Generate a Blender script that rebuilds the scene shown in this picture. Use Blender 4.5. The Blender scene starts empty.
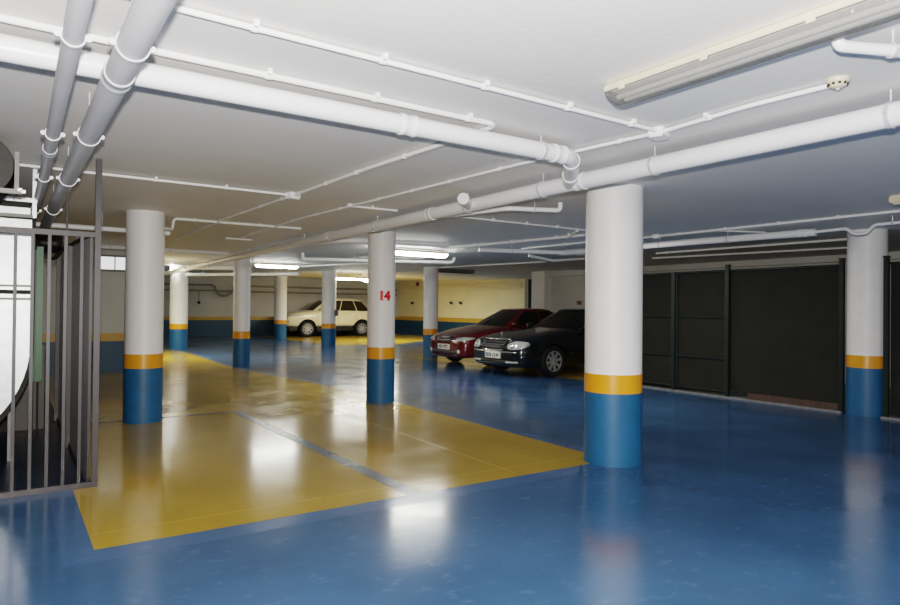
import bpy, bmesh, math, random
from mathutils import Vector, Matrix
from mathutils.bvhtree import BVHTree

random.seed(4)
SC = bpy.context.scene
COL = SC.collection
PI = math.pi
H = 2.53                                   # ceiling height


def ceil_z(y):
    return H + max(0.0, y - 13.0) * 0.018


# ------------------------------------------------------------------ materials
def srgb(r, g, b):
    f = lambda c: (c / 255) / 12.92 if c / 255 <= 0.04045 else ((c / 255 + 0.055) / 1.055) ** 2.4
    return (f(r), f(g), f(b), 1)


def mat(name, col, rough=0.5, metal=0.0, var=0.08, scale=6.0, bump=0.0, bscale=60.0, coat=0.0, emit=None, estr=0.0,
        spec=0.5, rvar=0.0, stretch=(1, 1, 1)):
    m = bpy.data.materials.new(name)
    m.use_nodes = True
    nt = m.node_tree
    b = nt.nodes['Principled BSDF']
    tc = nt.nodes.new('ShaderNodeTexCoord')
    mp = nt.nodes.new('ShaderNodeMapping')
    mp.inputs['Scale'].default_value = stretch
    nt.links.new(tc.outputs['Object'], mp.inputs['Vector'])
    nz = nt.nodes.new('ShaderNodeTexNoise')
    nz.inputs['Scale'].default_value = scale
    nz.inputs['Detail'].default_value = 5
    nt.links.new(mp.outputs[0], nz.inputs['Vector'])
    rp = nt.nodes.new('ShaderNodeValToRGB')
    rp.color_ramp.elements[0].position = 0.3
    rp.color_ramp.elements[1].position = 0.7
    rp.color_ramp.elements[0].color = tuple(c * (1 - var) for c in col[:3]) + (1,)
    rp.color_ramp.elements[1].color = tuple(min(1, c * (1 + var)) for c in col[:3]) + (1,)
    nt.links.new(nz.outputs['Fac'], rp.inputs['Fac'])
    nt.links.new(rp.outputs[0], b.inputs['Base Color'])
    b.inputs['Roughness'].default_value = rough
    b.inputs['Metallic'].default_value = metal
    b.inputs['Coat Weight'].default_value = coat
    b.inputs['Coat Roughness'].default_value = 0.05
    b.inputs['Specular IOR Level'].default_value = spec
    if rvar:
        mr = nt.nodes.new('ShaderNodeMapRange')
        mr.inputs['From Min'].default_value = 0.3
        mr.inputs['From Max'].default_value = 0.7
        mr.inputs['To Min'].default_value = max(0.02, rough - rvar)
        mr.inputs['To Max'].default_value = rough + rvar
        nt.links.new(nz.outputs['Fac'], mr.inputs['Value'])
        nt.links.new(mr.outputs[0], b.inputs['Roughness'])
    if bump:
        n2 = nt.nodes.new('ShaderNodeTexNoise')
        n2.inputs['Scale'].default_value = bscale
        n2.inputs['Detail'].default_value = 3
        nt.links.new(mp.outputs[0], n2.inputs['Vector'])
        bp = nt.nodes.new('ShaderNodeBump')
        bp.inputs['Strength'].default_value = bump
        bp.inputs['Distance'].default_value = 0.01
        nt.links.new(n2.outputs['Fac'], bp.inputs['Height'])
        nt.links.new(bp.outputs[0], b.inputs['Normal'])
    if emit:
        b.inputs['Emission Color'].default_value = emit
        b.inputs['Emission Strength'].default_value = estr
    return m


M = {}
M['ceil'] = mat('ceiling plaster', srgb(234, 232, 230), 0.55, var=0.03, scale=1.2, bump=0.15, bscale=25, spec=0.35)
M['white'] = mat('white wall paint', srgb(226, 222, 214), 0.6, var=0.04, scale=2, bump=0.12, bscale=30)
M['cream'] = mat('yellow-lit wall paint', srgb(230, 222, 184), 0.6, var=0.04, scale=1.5, bump=0.1, bscale=20)  # white wall with the lamps' yellow cast put into its colour
M['grey_wall'] = mat('grey wall paint', srgb(200, 198, 192), 0.6, var=0.05, scale=1.5)
M['col_white'] = mat('column white paint', srgb(238, 236, 235), 0.45, var=0.03, scale=5, bump=0.25, bscale=40)
M['col_yellow'] = mat('band yellow paint', srgb(222, 150, 36), 0.3, var=0.05, scale=8, spec=0.5)
M['col_blue'] = mat('column blue paint', srgb(30, 90, 132), 0.5, var=0.1, scale=6, bump=0.1)
M['wall_band'] = mat('wall band paint', srgb(196, 156, 62), 0.4, var=0.06)
M['wall_blue'] = mat('wall blue paint', srgb(34, 72, 100), 0.4, var=0.08, scale=2)
M['pvc'] = mat('white pvc', srgb(236, 236, 238), 0.3, var=0.02, scale=3)
M['pvc_grey'] = mat('grey pvc', srgb(184, 185, 190), 0.5, var=0.04, scale=4)
M['conduit'] = mat('white conduit plastic', srgb(240, 240, 240), 0.4, var=0.02)
M['clamp'] = mat('clamp steel', srgb(214, 214, 218), 0.35, metal=0.3, var=0.05)
M['beige'] = mat('aged beige plastic', srgb(206, 194, 170), 0.4, var=0.05)
M['pipe_grey'] = mat('grey painted pipe', srgb(150, 147, 136), 0.5)
M['dark'] = mat('dark void', srgb(22, 22, 22), 0.7, var=0.1)
M['steel'] = mat('grey painted steel', srgb(54, 51, 53), 0.45, metal=0.2, var=0.1, scale=20)
M['sheet'] = mat('dark grey sheet', srgb(50, 48, 50), 0.45, metal=0.3, var=0.12, scale=8, stretch=(4, 4, .5))
M['galv'] = mat('galvanised sheet', srgb(225, 228, 232), 0.38, metal=0.35, var=0.12, scale=14)
M['galv_dark'] = mat('dull galvanised steel', srgb(120, 118, 116), 0.5, metal=0.3, var=0.2, scale=9)
M['plinth'] = mat('plinth paint', srgb(88, 84, 78), 0.55, var=.1)
M['fan_dark'] = mat('dark woven duct', srgb(40, 38, 35), 0.6, var=0.25, scale=40)
M['green'] = mat('green painted steel', srgb(12, 96, 38), 0.4, var=0.12, scale=8)
M['red'] = mat('red paint', srgb(206, 14, 30), 0.5)
M['fire_red'] = mat('dull red plastic', srgb(140, 50, 46), 0.5)
M['post'] = mat('dark green post', srgb(26, 36, 34), 0.45, var=0.2, scale=15)
M['wood'] = mat('brown board', srgb(74, 58, 50), 0.7, var=0.25, scale=5, stretch=(1, 6, 1))
M['kerb'] = mat('concrete lip', srgb(120, 120, 122), 0.8, var=0.2, scale=12)
M['tyre'] = mat('tyre rubber', srgb(20, 20, 21), 0.75)
M['rim'] = mat('alloy rim', srgb(205, 206, 210), 0.25, metal=0.7)
M['chrome'] = mat('chrome', srgb(225, 225, 228), 0.12, metal=0.9, var=0.02)
M['glass_dark'] = mat('tinted car glass', srgb(16, 20, 20), 0.06, spec=0.8, var=0.02)
M['lens'] = mat('lamp lens', srgb(215, 216, 214), 0.12, metal=0.35, var=0.12, scale=14, coat=0.6)
M['plate'] = mat('plate white', srgb(232, 230, 216), 0.4)
M['ink'] = mat('plate ink', srgb(24, 24, 28), 0.5)
M['black_plastic'] = mat('black plastic', srgb(24, 25, 27), 0.45)
M['paint_black'] = mat('black car paint', srgb(20, 24, 28), 0.14, coat=0.8, var=0.04)
M['paint_red'] = mat('dark red car paint', srgb(98, 20, 27), 0.18, coat=0.8, var=0.04, spec=0.6)
M['paint_cream'] = mat('pale car paint', srgb(238, 230, 200), 0.25, coat=0.6, var=0.02)
M['clad'] = mat('grey lower cladding', srgb(70, 70, 66), 0.5)
M['tube'] = mat('lit diffuser', srgb(250, 250, 240), 0.4, emit=(1.0, 1.0, 0.92, 1), estr=34)
M['tube_w'] = mat('lit diffuser warm', srgb(250, 250, 230), 0.4, emit=(1.0, 0.97, 0.82, 1), estr=34)
M['diff_off'] = mat('unlit prismatic diffuser', srgb(120, 119, 116), 0.18, var=0.12, bump=0.4, bscale=8, stretch=(1, 14, 1), coat=0.3)
M['window'] = mat('frosted window', srgb(230, 232, 236), 0.3, emit=(0.95, 0.97, 1, 1), estr=0.55, var=0.15, scale=9)


def translucent(m, k):
    nt = m.node_tree
    out = nt.nodes['Material Output']
    tr = nt.nodes.new('ShaderNodeBsdfTransparent')
    mx = nt.nodes.new('ShaderNodeMixShader')
    mx.inputs[0].default_value = k
    nt.links.new(tr.outputs[0], mx.inputs[1])
    nt.links.new(nt.nodes['Principled BSDF'].outputs[0], mx.inputs[2])
    nt.links.new(mx.outputs[0], out.inputs['Surface'])


translucent(M['diff_off'], .62)


def floor_mat(name, col, var, streak, rough, rvar):
    m = mat(name, col, rough, var=var, scale=1.4, rvar=rvar, spec=0.5, coat=0.0)
    nt = m.node_tree
    b = nt.nodes['Principled BSDF']
    tc = nt.nodes['Texture Coordinate']
    # scuffs: thin pale scratches and cloudy wear
    n = nt.nodes.new('ShaderNodeTexNoise')
    n.inputs['Scale'].default_value = 8
    n.inputs['Detail'].default_value = 9
    n.inputs['Roughness'].default_value = 0.7
    mp = nt.nodes.new('ShaderNodeMapping')
    mp.inputs['Scale'].default_value = (0.8, 1.3, 1)
    nt.links.new(tc.outputs['Object'], mp.inputs['Vector'])
    nt.links.new(mp.outputs[0], n.inputs['Vector'])
    r = nt.nodes.new('ShaderNodeValToRGB')
    r.color_ramp.elements[0].position = 0.56
    r.color_ramp.elements[1].position = 0.85
    r.color_ramp.elements[0].color = (0, 0, 0, 1)
    r.color_ramp.elements[1].color = (1, 1, 1, 1)
    nt.links.new(n.outputs['Fac'], r.inputs['Fac'])
    mx = nt.nodes.new('ShaderNodeMixRGB')
    src = b.inputs['Base Color'].links[0].from_socket
    mul = nt.nodes.new('ShaderNodeMath')
    mul.operation = 'MULTIPLY'
    mul.inputs[1].default_value = streak
    nt.links.new(r.outputs[0], mul.inputs[0])
    nt.links.new(mul.outputs[0], mx.inputs['Fac'])
    nt.links.new(src, mx.inputs['Color1'])
    mx.inputs['Color2'].default_value = tuple(min(1, c * 1.5 + 0.10) for c in col[:3]) + (1,)
    nt.links.new(mx.outputs[0], b.inputs['Base Color'])
    # trowelled unevenness that breaks up reflections
    w = nt.nodes.new('ShaderNodeTexNoise')
    w.inputs['Scale'].default_value = 7
    w.inputs['Detail'].default_value = 2
    nt.links.new(tc.outputs['Object'], w.inputs['Vector'])
    bp = nt.nodes.new('ShaderNodeBump')
    bp.inputs['Strength'].default_value = 0.05
    bp.inputs['Distance'].default_value = 0.02
    nt.links.new(w.outputs['Fac'], bp.inputs['Height'])
    nt.links.new(bp.outputs[0], b.inputs['Normal'])
    return m


M['f_blue'] = floor_mat('blue epoxy floor', srgb(57, 90, 127), 0.12, 0.6, 0.165, 0.05)
M['f_rim'] = floor_mat('pale blue paint border', srgb(66, 98, 138), 0.06, 0.5, 0.22, 0.05)
M['f_yellow'] = floor_mat('yellow epoxy floor', srgb(177, 146, 52), 0.08, 0.25, 0.15, 0.05)
M['f_line'] = floor_mat('grey blue bay line', srgb(84, 94, 106), 0.06, 0.3, 0.25, 0.04)
M['f_joint'] = floor_mat('pale yellow joint', srgb(198, 166, 70), 0.05, 0.2, 0.25, 0.04)
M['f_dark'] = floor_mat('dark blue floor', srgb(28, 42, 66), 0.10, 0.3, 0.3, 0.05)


def net_mat():
    m = mat('dark shade netting', srgb(36, 36, 33), 0.8, var=0.3, scale=3, spec=0.2)
    nt = m.node_tree
    b = nt.nodes['Principled BSDF']
    tc = nt.nodes['Texture Coordinate']
    sep = nt.nodes.new('ShaderNodeSeparateXYZ')
    nt.links.new(tc.outputs['Object'], sep.inputs[0])
    outs = []
    for ax, f in (('Y', 260.0), ('Z', 190.0)):
        mu = nt.nodes.new('ShaderNodeMath'); mu.operation = 'MULTIPLY'; mu.inputs[1].default_value = f
        nt.links.new(sep.outputs[ax], mu.inputs[0])
        si = nt.nodes.new('ShaderNodeMath'); si.operation = 'SINE'
        nt.links.new(mu.outputs[0], si.inputs[0])
        gt = nt.nodes.new('ShaderNodeMath'); gt.operation = 'GREATER_THAN'; gt.inputs[1].default_value = 0.6
        nt.links.new(si.outputs[0], gt.inputs[0])
        outs.append(gt)
    mxm = nt.nodes.new('ShaderNodeMath'); mxm.operation = 'MAXIMUM'
    nt.links.new(outs[0].outputs[0], mxm.inputs[0]); nt.links.new(outs[1].outputs[0], mxm.inputs[1])
    mix = nt.nodes.new('ShaderNodeMixRGB')
    src = b.inputs['Base Color'].links[0].from_socket
    nt.links.new(mxm.outputs[0], mix.inputs['Fac'])
    nt.links.new(src, mix.inputs['Color1'])
    mix.inputs['Color2'].default_value = srgb(46, 46, 43)
    nt.links.new(mix.outputs[0], b.inputs['Base Color'])
    return m


M['net'] = net_mat()


# ------------------------------------------------------------------ mesh helpers
class MB:
    def __init__(s):
        s.v, s.f, s.mi = [], [], []

    def add(s, vs, fs, mi=0):
        o = len(s.v)
        s.v += [tuple(p) for p in vs]
        s.f += [tuple(i + o for i in f) for f in fs]
        s.mi += [mi] * len(fs)
        return s

    def box(s, a, b, mi=0):
        (x0, y0, z0), (x1, y1, z1) = a, b
        x0, x1 = min(x0, x1), max(x0, x1); y0, y1 = min(y0, y1), max(y0, y1); z0, z1 = min(z0, z1), max(z0, z1)
        vs = [(x0, y0, z0), (x1, y0, z0), (x1, y1, z0), (x0, y1, z0), (x0, y0, z1), (x1, y0, z1), (x1, y1, z1), (x0, y1, z1)]
        return s.add(vs, [(3, 2, 1, 0), (4, 5, 6, 7), (0, 1, 5, 4), (1, 2, 6, 5), (2, 3, 7, 6), (3, 0, 4, 7)], mi)

    def prism(s, pts, fn, d, mi=0):
        """pts 2-D outline mapped by fn(u,v,t), extruded t 0..d"""
        n = len(pts)
        vs = [fn(u, v, 0) for u, v in pts] + [fn(u, v, d) for u, v in pts]
        fs = [tuple(range(n - 1, -1, -1)), tuple(range(n, 2 * n))]
        fs += [(i, (i + 1) % n, n + (i + 1) % n, n + i) for i in range(n)]
        return s.add(vs, fs, mi)

    def tube(s, pts, r, n=16, fillet=0.0, mi=0, caps=True):
        pts = [Vector(p) for p in pts]
        if fillet and len(pts) > 2:
            q = [pts[0]]
            for i in range(1, len(pts) - 1):
                p, a, b = pts[i], pts[i - 1] - pts[i], pts[i + 1] - pts[i]
                k = min(fillet, a.length * .45, b.length * .45)
                A, B = p + a.normalized() * k, p + b.normalized() * k
                for t in range(7):
                    t /= 6
                    q.append(A * (1 - t) ** 2 + p * 2 * t * (1 - t) + B * t * t)
            q.append(pts[-1])
            pts = q
        rs = r if isinstance(r, (list, tuple)) else [r] * len(pts)
        up = None
        vs, fs = [], []
        for i, p in enumerate(pts):
            d = (pts[min(i + 1, len(pts) - 1)] - pts[max(i - 1, 0)]).normalized()
            if up is None:
                up = Vector((0, 0, 1)) if abs(d.z) < .9 else Vector((1, 0, 0))
            up = (up - d * up.dot(d)).normalized()
            side = d.cross(up)
            for k in range(n):
                a = 2 * PI * k / n
                vs.append(p + (up * math.cos(a) + side * math.sin(a)) * rs[i])
        for i in range(len(pts) - 1):
            for k in range(n):
                k2 = (k + 1) % n
                fs.append((i * n + k, i * n + k2, (i + 1) * n + k2, (i + 1) * n + k))
        if caps:
            fs.append(tuple(range(n - 1, -1, -1)))
            fs.append(tuple(range((len(pts) - 1) * n, len(pts) * n)))
        return s.add(vs, fs, mi)

    def lathe(s, c, axis, prof, n=32, mi=0):
        """prof: list of (radius, offset along axis)"""
        ax = Vector(axis).normalized()
        u = Vector((0, 0, 1)) if abs(ax.z) < .9 else Vector((1, 0, 0))
        u = (u - ax * u.dot(ax)).normalized()
        w = ax.cross(u)
        c = Vector(c)
        vs, fs = [], []
        for r, o in prof:
            for k in range(n):
                a = 2 * PI * k / n
                vs.append(c + ax * o + (u * math.cos(a) + w * math.sin(a)) * max(r, 1e-4))
        for i in range(len(prof) - 1):
            for k in range(n):
                k2 = (k + 1) % n
                fs.append((i * n + k, i * n + k2, (i + 1) * n + k2, (i + 1) * n + k))
        return s.add(vs, fs, mi)

    def build(s, name, mats, parent=None, smooth=True, angle=35, bevel=0.0):
        me = bpy.data.meshes.new(name)
        off = Vector(parent['_o']) if parent is not None and '_o' in parent else Vector((0, 0, 0))
        me.from_pydata([tuple(Vector(p) - off) for p in s.v], [], s.f)
        for m in (mats if isinstance(mats, (list, tuple)) else [mats]):
            me.materials.append(m)
        for p, i in zip(me.polygons, s.mi):
            p.material_index = i
        bm = bmesh.new()
        bm.from_mesh(me)
        bmesh.ops.recalc_face_normals(bm, faces=bm.faces)
        if bevel:
            es = [e for e in bm.edges if len(e.link_faces) == 2 and e.calc_face_angle(0) > 0.6]
            bmesh.ops.bevel(bm, geom=es, offset=bevel, segments=2, affect='EDGES', clamp_overlap=True)
        bm.to_mesh(me)
        bm.free()
        if smooth:
            me.shade_smooth()
            me.set_sharp_from_angle(angle=math.radians(angle))
        o = bpy.data.objects.new(name, me)
        COL.objects.link(o)
        if parent is not None:
            o.parent = parent
        return o


def tag(o, label, cat, group=None, kind=None):
    o['label'] = label
    o['category'] = cat
    if group:
        o['group'] = group
    if kind:
        o['kind'] = kind
    return o


def thing(name, label, cat, loc, group=None, kind='thing'):
    """an Empty at the base; geometry of its children is given in world metres"""
    o = bpy.data.objects.new(name, None)
    o.empty_display_size = .1
    COL.objects.link(o)
    o.location = loc
    o['_o'] = list(loc)
    tag(o, label, cat, group, kind)
    return o


def struct(o):
    o['kind'] = 'structure'
    return o


# ------------------------------------------------------------------ the setting
def sheet(mb, pts, z, mi):
    mb.add([(x, y, z) for x, y in pts], [tuple(range(len(pts)))], mi)


fl = MB()
fl.box((-4, -6, -0.2), (21, 33, 0.0), 0)
sheet(fl, [(.27, 4.02), (4.42, 4.0), (4.88, 4.5), (4.95, 7.4), (4.95, 10), (4.75, 12.3), (4.45, 15.4), (4.65, 22.3), (2.7, 22.3), (2.7, 15.3), (.5, 15.3), (.27, 5.6)], .0008, 1)
yel = [(.43, 4.22), (4.40, 4.19), (4.70, 4.5), (4.78, 7.4), (4.80, 10.1), (4.6, 12.3), (4.3, 15.4), (4.5, 20.4), (4.4, 22.3), (2.72, 22.3), (2.72, 15.2), (.5, 15.2), (.54, 5.7), (.43, 5.7)]
sheet(fl, yel, .0016, 2)
sheet(fl, [(2.49, 4.2), (2.63, 4.2), (2.60, 8.75), (2.48, 8.75)], .0024, 3)
sheet(fl, [(.56, 8.70), (2.55, 8.72), (2.55, 8.80), (.56, 8.78)], .0023, 3)
sheet(fl, [(2.55, 8.74), (4.76, 8.75), (4.76, 8.78), (2.55, 8.77)], .0024, 4)
sheet(fl, [(.56, 12.88), (4.5, 12.9), (4.5, 12.95), (.56, 12.93)], .0024, 3)
sheet(fl, [(.56, 17.3), (4.3, 17.3), (4.3, 17.36), (.56, 17.36)], .0024, 4)
sheet(fl, [(.44, 4.50), (4.6, 4.44), (4.6, 4.456), (.44, 4.516)], .0024, 4)
sheet(fl, [(3.60, 4.3), (3.62, 4.3), (3.72, 8.7), (3.70, 8.7)], .0024, 4)
sheet(fl, [(9.45, 8.2), (13.7, 8.2), (13.7, 16.2), (9.45, 16.2)], .0016, 2)
sheet(fl, [(9.9, 26.8), (9.9, 22.2), (12.4, 21.8), (17.2, 25.6), (18, 31.5), (9.9, 31.5)], .0016, 2)
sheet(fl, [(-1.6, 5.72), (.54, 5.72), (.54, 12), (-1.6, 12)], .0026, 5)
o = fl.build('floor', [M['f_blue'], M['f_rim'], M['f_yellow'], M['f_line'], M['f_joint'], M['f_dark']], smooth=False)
struct(o)

cm = MB()
x0, x1 = -4, 21
prof = [(-6, H), (13, H), (33, ceil_z(33)), (33, 3.3), (-6, 3.3)]
cm.prism(prof, lambda u, v, t: (x0 + t, u, v), x1 - x0)
struct(cm.build('ceiling', M['ceil'], smooth=False))


def wall(name, a, b, mi_face, paint, blue=0.65, band=0.17, t=.2, z1=3.1, banded=True):
    """wall slab between plan points a,b; thickness t to the left of a->b; painted blue dado and yellow band"""
    (ax, ay), (bx, by) = a, b
    L = math.hypot(bx - ax, by - ay)
    ux, uy = (bx - ax) / L, (by - ay) / L
    nx, ny = -uy, ux
    mb = MB()
    zs = [(0, blue, 1), (blue, blue + band, 2), (blue + band, z1, 0)] if banded else [(0, z1, 0)]
    for zz0, zz1, mi in zs:
        vs = []
        for z in (zz0, zz1):
            for u, n in ((0, 0), (L, 0), (L, t), (0, t)):
                vs.append((ax + ux * u + nx * n, ay + uy * u + ny * n, z))
        mb.add(vs, [(3, 2, 1, 0), (4, 5, 6, 7), (0, 1, 5, 4), (1, 2, 6, 5), (2, 3, 7, 6), (3, 0, 4, 7)], mi)
    return struct(mb.build(name, [paint, M['wall_blue'], M['wall_band']], smooth=False))


wall('wall_back', (2.6, 31.5), (18.2, 31.5), 0, M['grey_wall'], blue=.75, band=.16)
wall('wall_back_right', (18.0, 31.5), (18.0, 20.9), 0, M['cream'], blue=.75, band=.2)
wall('wall_return', (18.2, 20.9), (20.5, 20.9), 0, M['sheet'], banded=False)  # dark colour stands for the shade on this unlit return
wall('wall_left_room', (-1.7, 15.2), (2.73, 15.2), 0, M['grey_wall'])
wall('wall_left_far', (2.53, 15.4), (2.53, 31.5), 0, M['grey_wall'], t=-.2)
wall('wall_left', (-1.7, -5), (-1.7, 15.2), 0, M['grey_wall'], banded=False)
wall('wall_rear', (14, -5), (-1.9, -5), 0, M['white'], t=.2)
wall('wall_right', (13.7, 15.26), (13.7, -5), 0, M['grey_wall'], banded=False)
pm = MB()
pm.box((13.42, 14.66, 0), (13.7, 15.26, ceil_z(14.66)))
struct(pm.build('trim_1', M['white'], smooth=False))
bmx = MB()
bmx.box((13.50, 4.0, 2.40), (13.7, 14.66, 2.6))
struct(bmx.build('trim_2', M['grey_wall'], smooth=False))

# high frosted window in the left room wall
wb = MB()
wb.box((1.52, 15.12, 2.10), (2.12, 15.2, 2.14)); wb.box((1.52, 15.12, 2.40), (2.12, 15.2, 2.44))
wb.box((1.52, 15.12, 2.14), (1.56, 15.2, 2.40)); wb.box((2.08, 15.12, 2.14), (2.12, 15.2, 2.40)); wb.box((1.84, 15.13, 2.14), (1.86, 15.2, 2.40))
w1 = struct(wb.build('window_1', M['galv_dark'], smooth=False))
wp = MB(); wp.box((1.56, 15.15, 2.14), (2.08, 15.18, 2.40))
wp.build('window_pane', M['window'], w1, smooth=False)


# ------------------------------------------------------------------ columns
def column(x, y, r, label, number=None, pipe=False, box=None, bz=.65):
    t = thing('column', label, 'column', (x, y, 0), 'round painted columns')
    top = ceil_z(y - r)
    for nm, z0, z1, m in (('blue_base', 0, bz, 'col_blue'), ('yellow_band', bz, bz + .17, 'col_yellow'), ('shaft', bz + .17, top, 'col_white')):
        mb = MB()
        rr = r + (.003 if nm != 'shaft' else 0)
        mb.lathe((x, y, 0), (0, 0, 1), [(0, z0), (rr, z0), (rr, z1), (0, z1)], 48)
        ob = mb.build(nm, M[m], t)
        if nm == 'shaft':
            sh = ob
    if pipe:
        px, py = x + r * .80, y - r * .45
        mb = MB()
        mb.tube([(px, py, bz + .17), (px, py, top)], .05, 14)
        mb.build('downpipe', M['col_white'], t)
        mb = MB(); mb.tube([(px, py, 0), (px, py, bz)], .05, 14)
        mb.build('downpipe', M['col_blue'], t)
        mb = MB(); mb.tube([(px, py, bz), (px, py, bz + .17)], .051, 14)
        mb.build('downpipe', M['col_yellow'], t)
    return t, sh


def text_mesh(txt, size, bold=0.0, extrude=0.001, fine=0):
    cu = bpy.data.curves.new('txt', 'FONT')
    cu.body = txt
    cu.size = size
    cu.align_x = 'CENTER'
    cu.align_y = 'CENTER'
    cu.offset = bold
    cu.extrude = extrude
    ob = bpy.data.objects.new('txt', cu)
    COL.objects.link(ob)
    dg = bpy.context.evaluated_depsgraph_get()
    me = bpy.data.meshes.new_from_object(ob.evaluated_get(dg))
    bm = bmesh.new()
    bm.from_mesh(me)
    if fine:
        for _ in range(3):
            bmesh.ops.triangulate(bm, faces=[f for f in bm.faces if len(f.verts) > 3])
            es = [e for e in bm.edges if e.calc_length() > fine]
            if es:
                bmesh.ops.subdivide_edges(bm, edges=es, cuts=2)
    bm.to_mesh(me)
    bm.free()
    vs = [v.co.copy() for v in me.vertices]
    fs = [tuple(p.vertices) for p in me.polygons]
    bpy.data.objects.remove(ob)
    bpy.data.curves.remove(cu)
    bpy.data.meshes.remove(me)
    return vs, fs


column(4.67, 4.16, .26, 'thickest white column, blue foot at the front corner of the yellow bays')
column(1.38, 8.62, .215, 'white column with blue foot just right of the steel bar gate')
cB, shB = column(4.61, 8.60, .204, 'white column with the red number 14 painted on it')
column(4.53, 15.34, .175, 'slim white column with a downpipe running down its right side', pipe=True)
column(4.60, 22.35, .275, 'yellow-lit white column beside the far left end of the yellow bays')
column(9.94, 27.86, .27, 'far white column standing in front of the pale car\'s nose')
cF, shF = column(9.5, 21.65, .25, 'white column with a small grey switch box, before the pale car\'s door')
column(10.0, 15.68, .207, 'white column standing beside the dark red car\'s front')
column(9.79, 4.19, .24, 'white column standing in line with the dark netting fence')

vs, fs = text_mesh('14', .175, bold=.012, extrude=.0015, fine=.02)
mb = MB()
ca = math.atan2(8.41 - 8.60, 4.56 - 4.61)
out = []
# face angle towards (4.56, 8.40)
for v in vs:
    a = -1.83 + v.x / .206
    rr = .2075 + v.z
    out.append((4.61 + rr * math.cos(a), 8.60 + rr * math.sin(a), 1.572 + v.y))
mb.add(out, fs)
mb.v = mb.v
shB['_o'] = cB['_o']
mb.build('painted_number', M['red'], shB, smooth=False)
shF['_o'] = cF['_o']
mb = MB()
mb.box((9.62, 21.36, 1.10), (9.74, 21.5, 1.32))
mb.build('switch_box', M['galv_dark'], cF, bevel=.01)


# ------------------------------------------------------------------ pipes and conduits
def ring_clamp(parent, c, d, r, ear=.007):
    """pipe clamp ring round centre c, axis d, with ears and a rod to the ceiling"""
    c = Vector(c); d = Vector(d).normalized()
    side = d.cross(Vector((0, 0, 1))).normalized()
    mb = MB()
    mb.lathe(c, d, [(r + .001, -.011), (r + .006, -.011), (r + .006, .011), (r + .001, .011)], 28)
    for s in (-1, 1):
        e = c + side * s * (r + .012)
        mb.tube([e - d * .010, e + d * .010], ear, 10)
    ob = mb.build('pipe_clamp', M['clamp'], parent)
    ob['_o'] = parent['_o']
    mb = MB()
    mb.tube([c + Vector((0, 0, r + .004)), (c.x, c.y, ceil_z(c.y))], .0045, 8)
    mb.build('hanger_rod', M['clamp'], ob)
    return ob


def sleeve(parent, c, d, r, m='pvc', L=.05, name='coupling'):
    mb = MB()
    mb.lathe(c, d, [(r - .001, -L), (r + .005, -L), (r + .007, -L + .008), (r + .007, -L + .02), (r + .0035, -L + .026), (r + .0035, L - .026), (r + .007, L - .02), (r + .007, L - .008), (r + .005, L), (r - .001, L)], 28)
    mb.build(name, M[m], parent)


def pipe(name, label, cat, pts, r, m='pvc', fillet=0.0, clamps=(), sleeves=(), n=20, group=None):
    t = thing(name, label, cat, pts[0], group)
    mb = MB()
    mb.tube(pts, r, n, fillet)
    mb.build('pipe_run', M[m], t)

    def at(k):
        # k is distance along polyline
        for a, b in zip(pts, pts[1:]):
            a, b = Vector(a), Vector(b)
            L = (b - a).length
            if k <= L:
                return a + (b - a) * (k / L), b - a
            k -= L
        return Vector(pts[-1]), Vector(pts[-1]) - Vector(pts[-2])
    for k in clamps:
        c, d = at(k)
        ring_clamp(t, c, d, r, .012 if m == 'pvc_grey' else .006)
    for k in sleeves:
        c, d = at(k)
        sleeve(t, c, d, r, m)
    return t


GP = 'drain pipes hung under the ceiling'
# long main drain pipe, runs away from the camera
mp_ = [(3.69, -3.0, 2.40), (3.68, 4.0, 2.40), (3.80, 10.0, 2.41), (3.95, 16.0, 2.41), (4.15, 22.5, 2.42)]
t = pipe('drain_pipe', 'longest white drain pipe, crossing in front of the thickest column top', 'pipe', mp_, .0625,
         clamps=(4.47, 5.92, 7.05, 8.15, 10.1, 12.6, 15.6, 18.8), sleeves=(6.62, 8.84, 11.6, 14.5), group=GP)
# clean-out stub with round cap
mb = MB()
mb.tube([(3.68, 5.1, 2.40), (3.45, 4.87, 2.405)], .050, 20)
mb.lathe((3.45, 4.87, 2.405), (-.7, -.7, .02), [(.050, -.03), (.055, -.03), (.055, .02), (.050, .026), (.02, .028), (0, .028)], 28)
mb.build('cleanout_cap', M['pvc'], t)
# front cross pipe
fp = [(-1.6, 3.18, 2.43), (3.10, 3.16, 2.43), (3.30, 3.33, 2.425), (3.66, 3.72, 2.40)]
t = pipe('drain_pipe', 'white drain pipe crossing the upper left, elbowing into the longest pipe', 'pipe', fp, .055, fillet=.08,
         clamps=(1.2, 4.45,), sleeves=(3.45, 4.60), group=GP)
sleeve(t, Vector((3.22, 3.26, 2.427)), (1, 1, 0), .056, L=.03, name='elbow_collar')
sleeve(t, Vector((3.50, 3.55, 2.41)), (1, 1.05, -.06), .056, L=.03, name='elbow_collar')
# two grey pipes running away on the left
bg = [(.347, -3.0, 2.30), (.352, 11.8, 2.30)]
t = pipe('drain_pipe', 'thicker of two grey pipes hanging below the upper left ceiling', 'pipe', bg, .051, 'pvc_grey',
         clamps=(5.49, 6.95, 8.39, 10.2), sleeves=(5.85, 12.4), group=GP)
sg = [(.109, -3.0, 2.30), (.207, 5.6, 2.30), (.215, 11.0, 2.30)]
t = pipe('drain_pipe', 'thinner of two grey pipes hanging below the upper left ceiling', 'pipe', sg, .033, 'pvc_grey',
         clamps=(5.52, 7.02, 8.42, 10.4), sleeves=(7.45,), group=GP)
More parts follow.
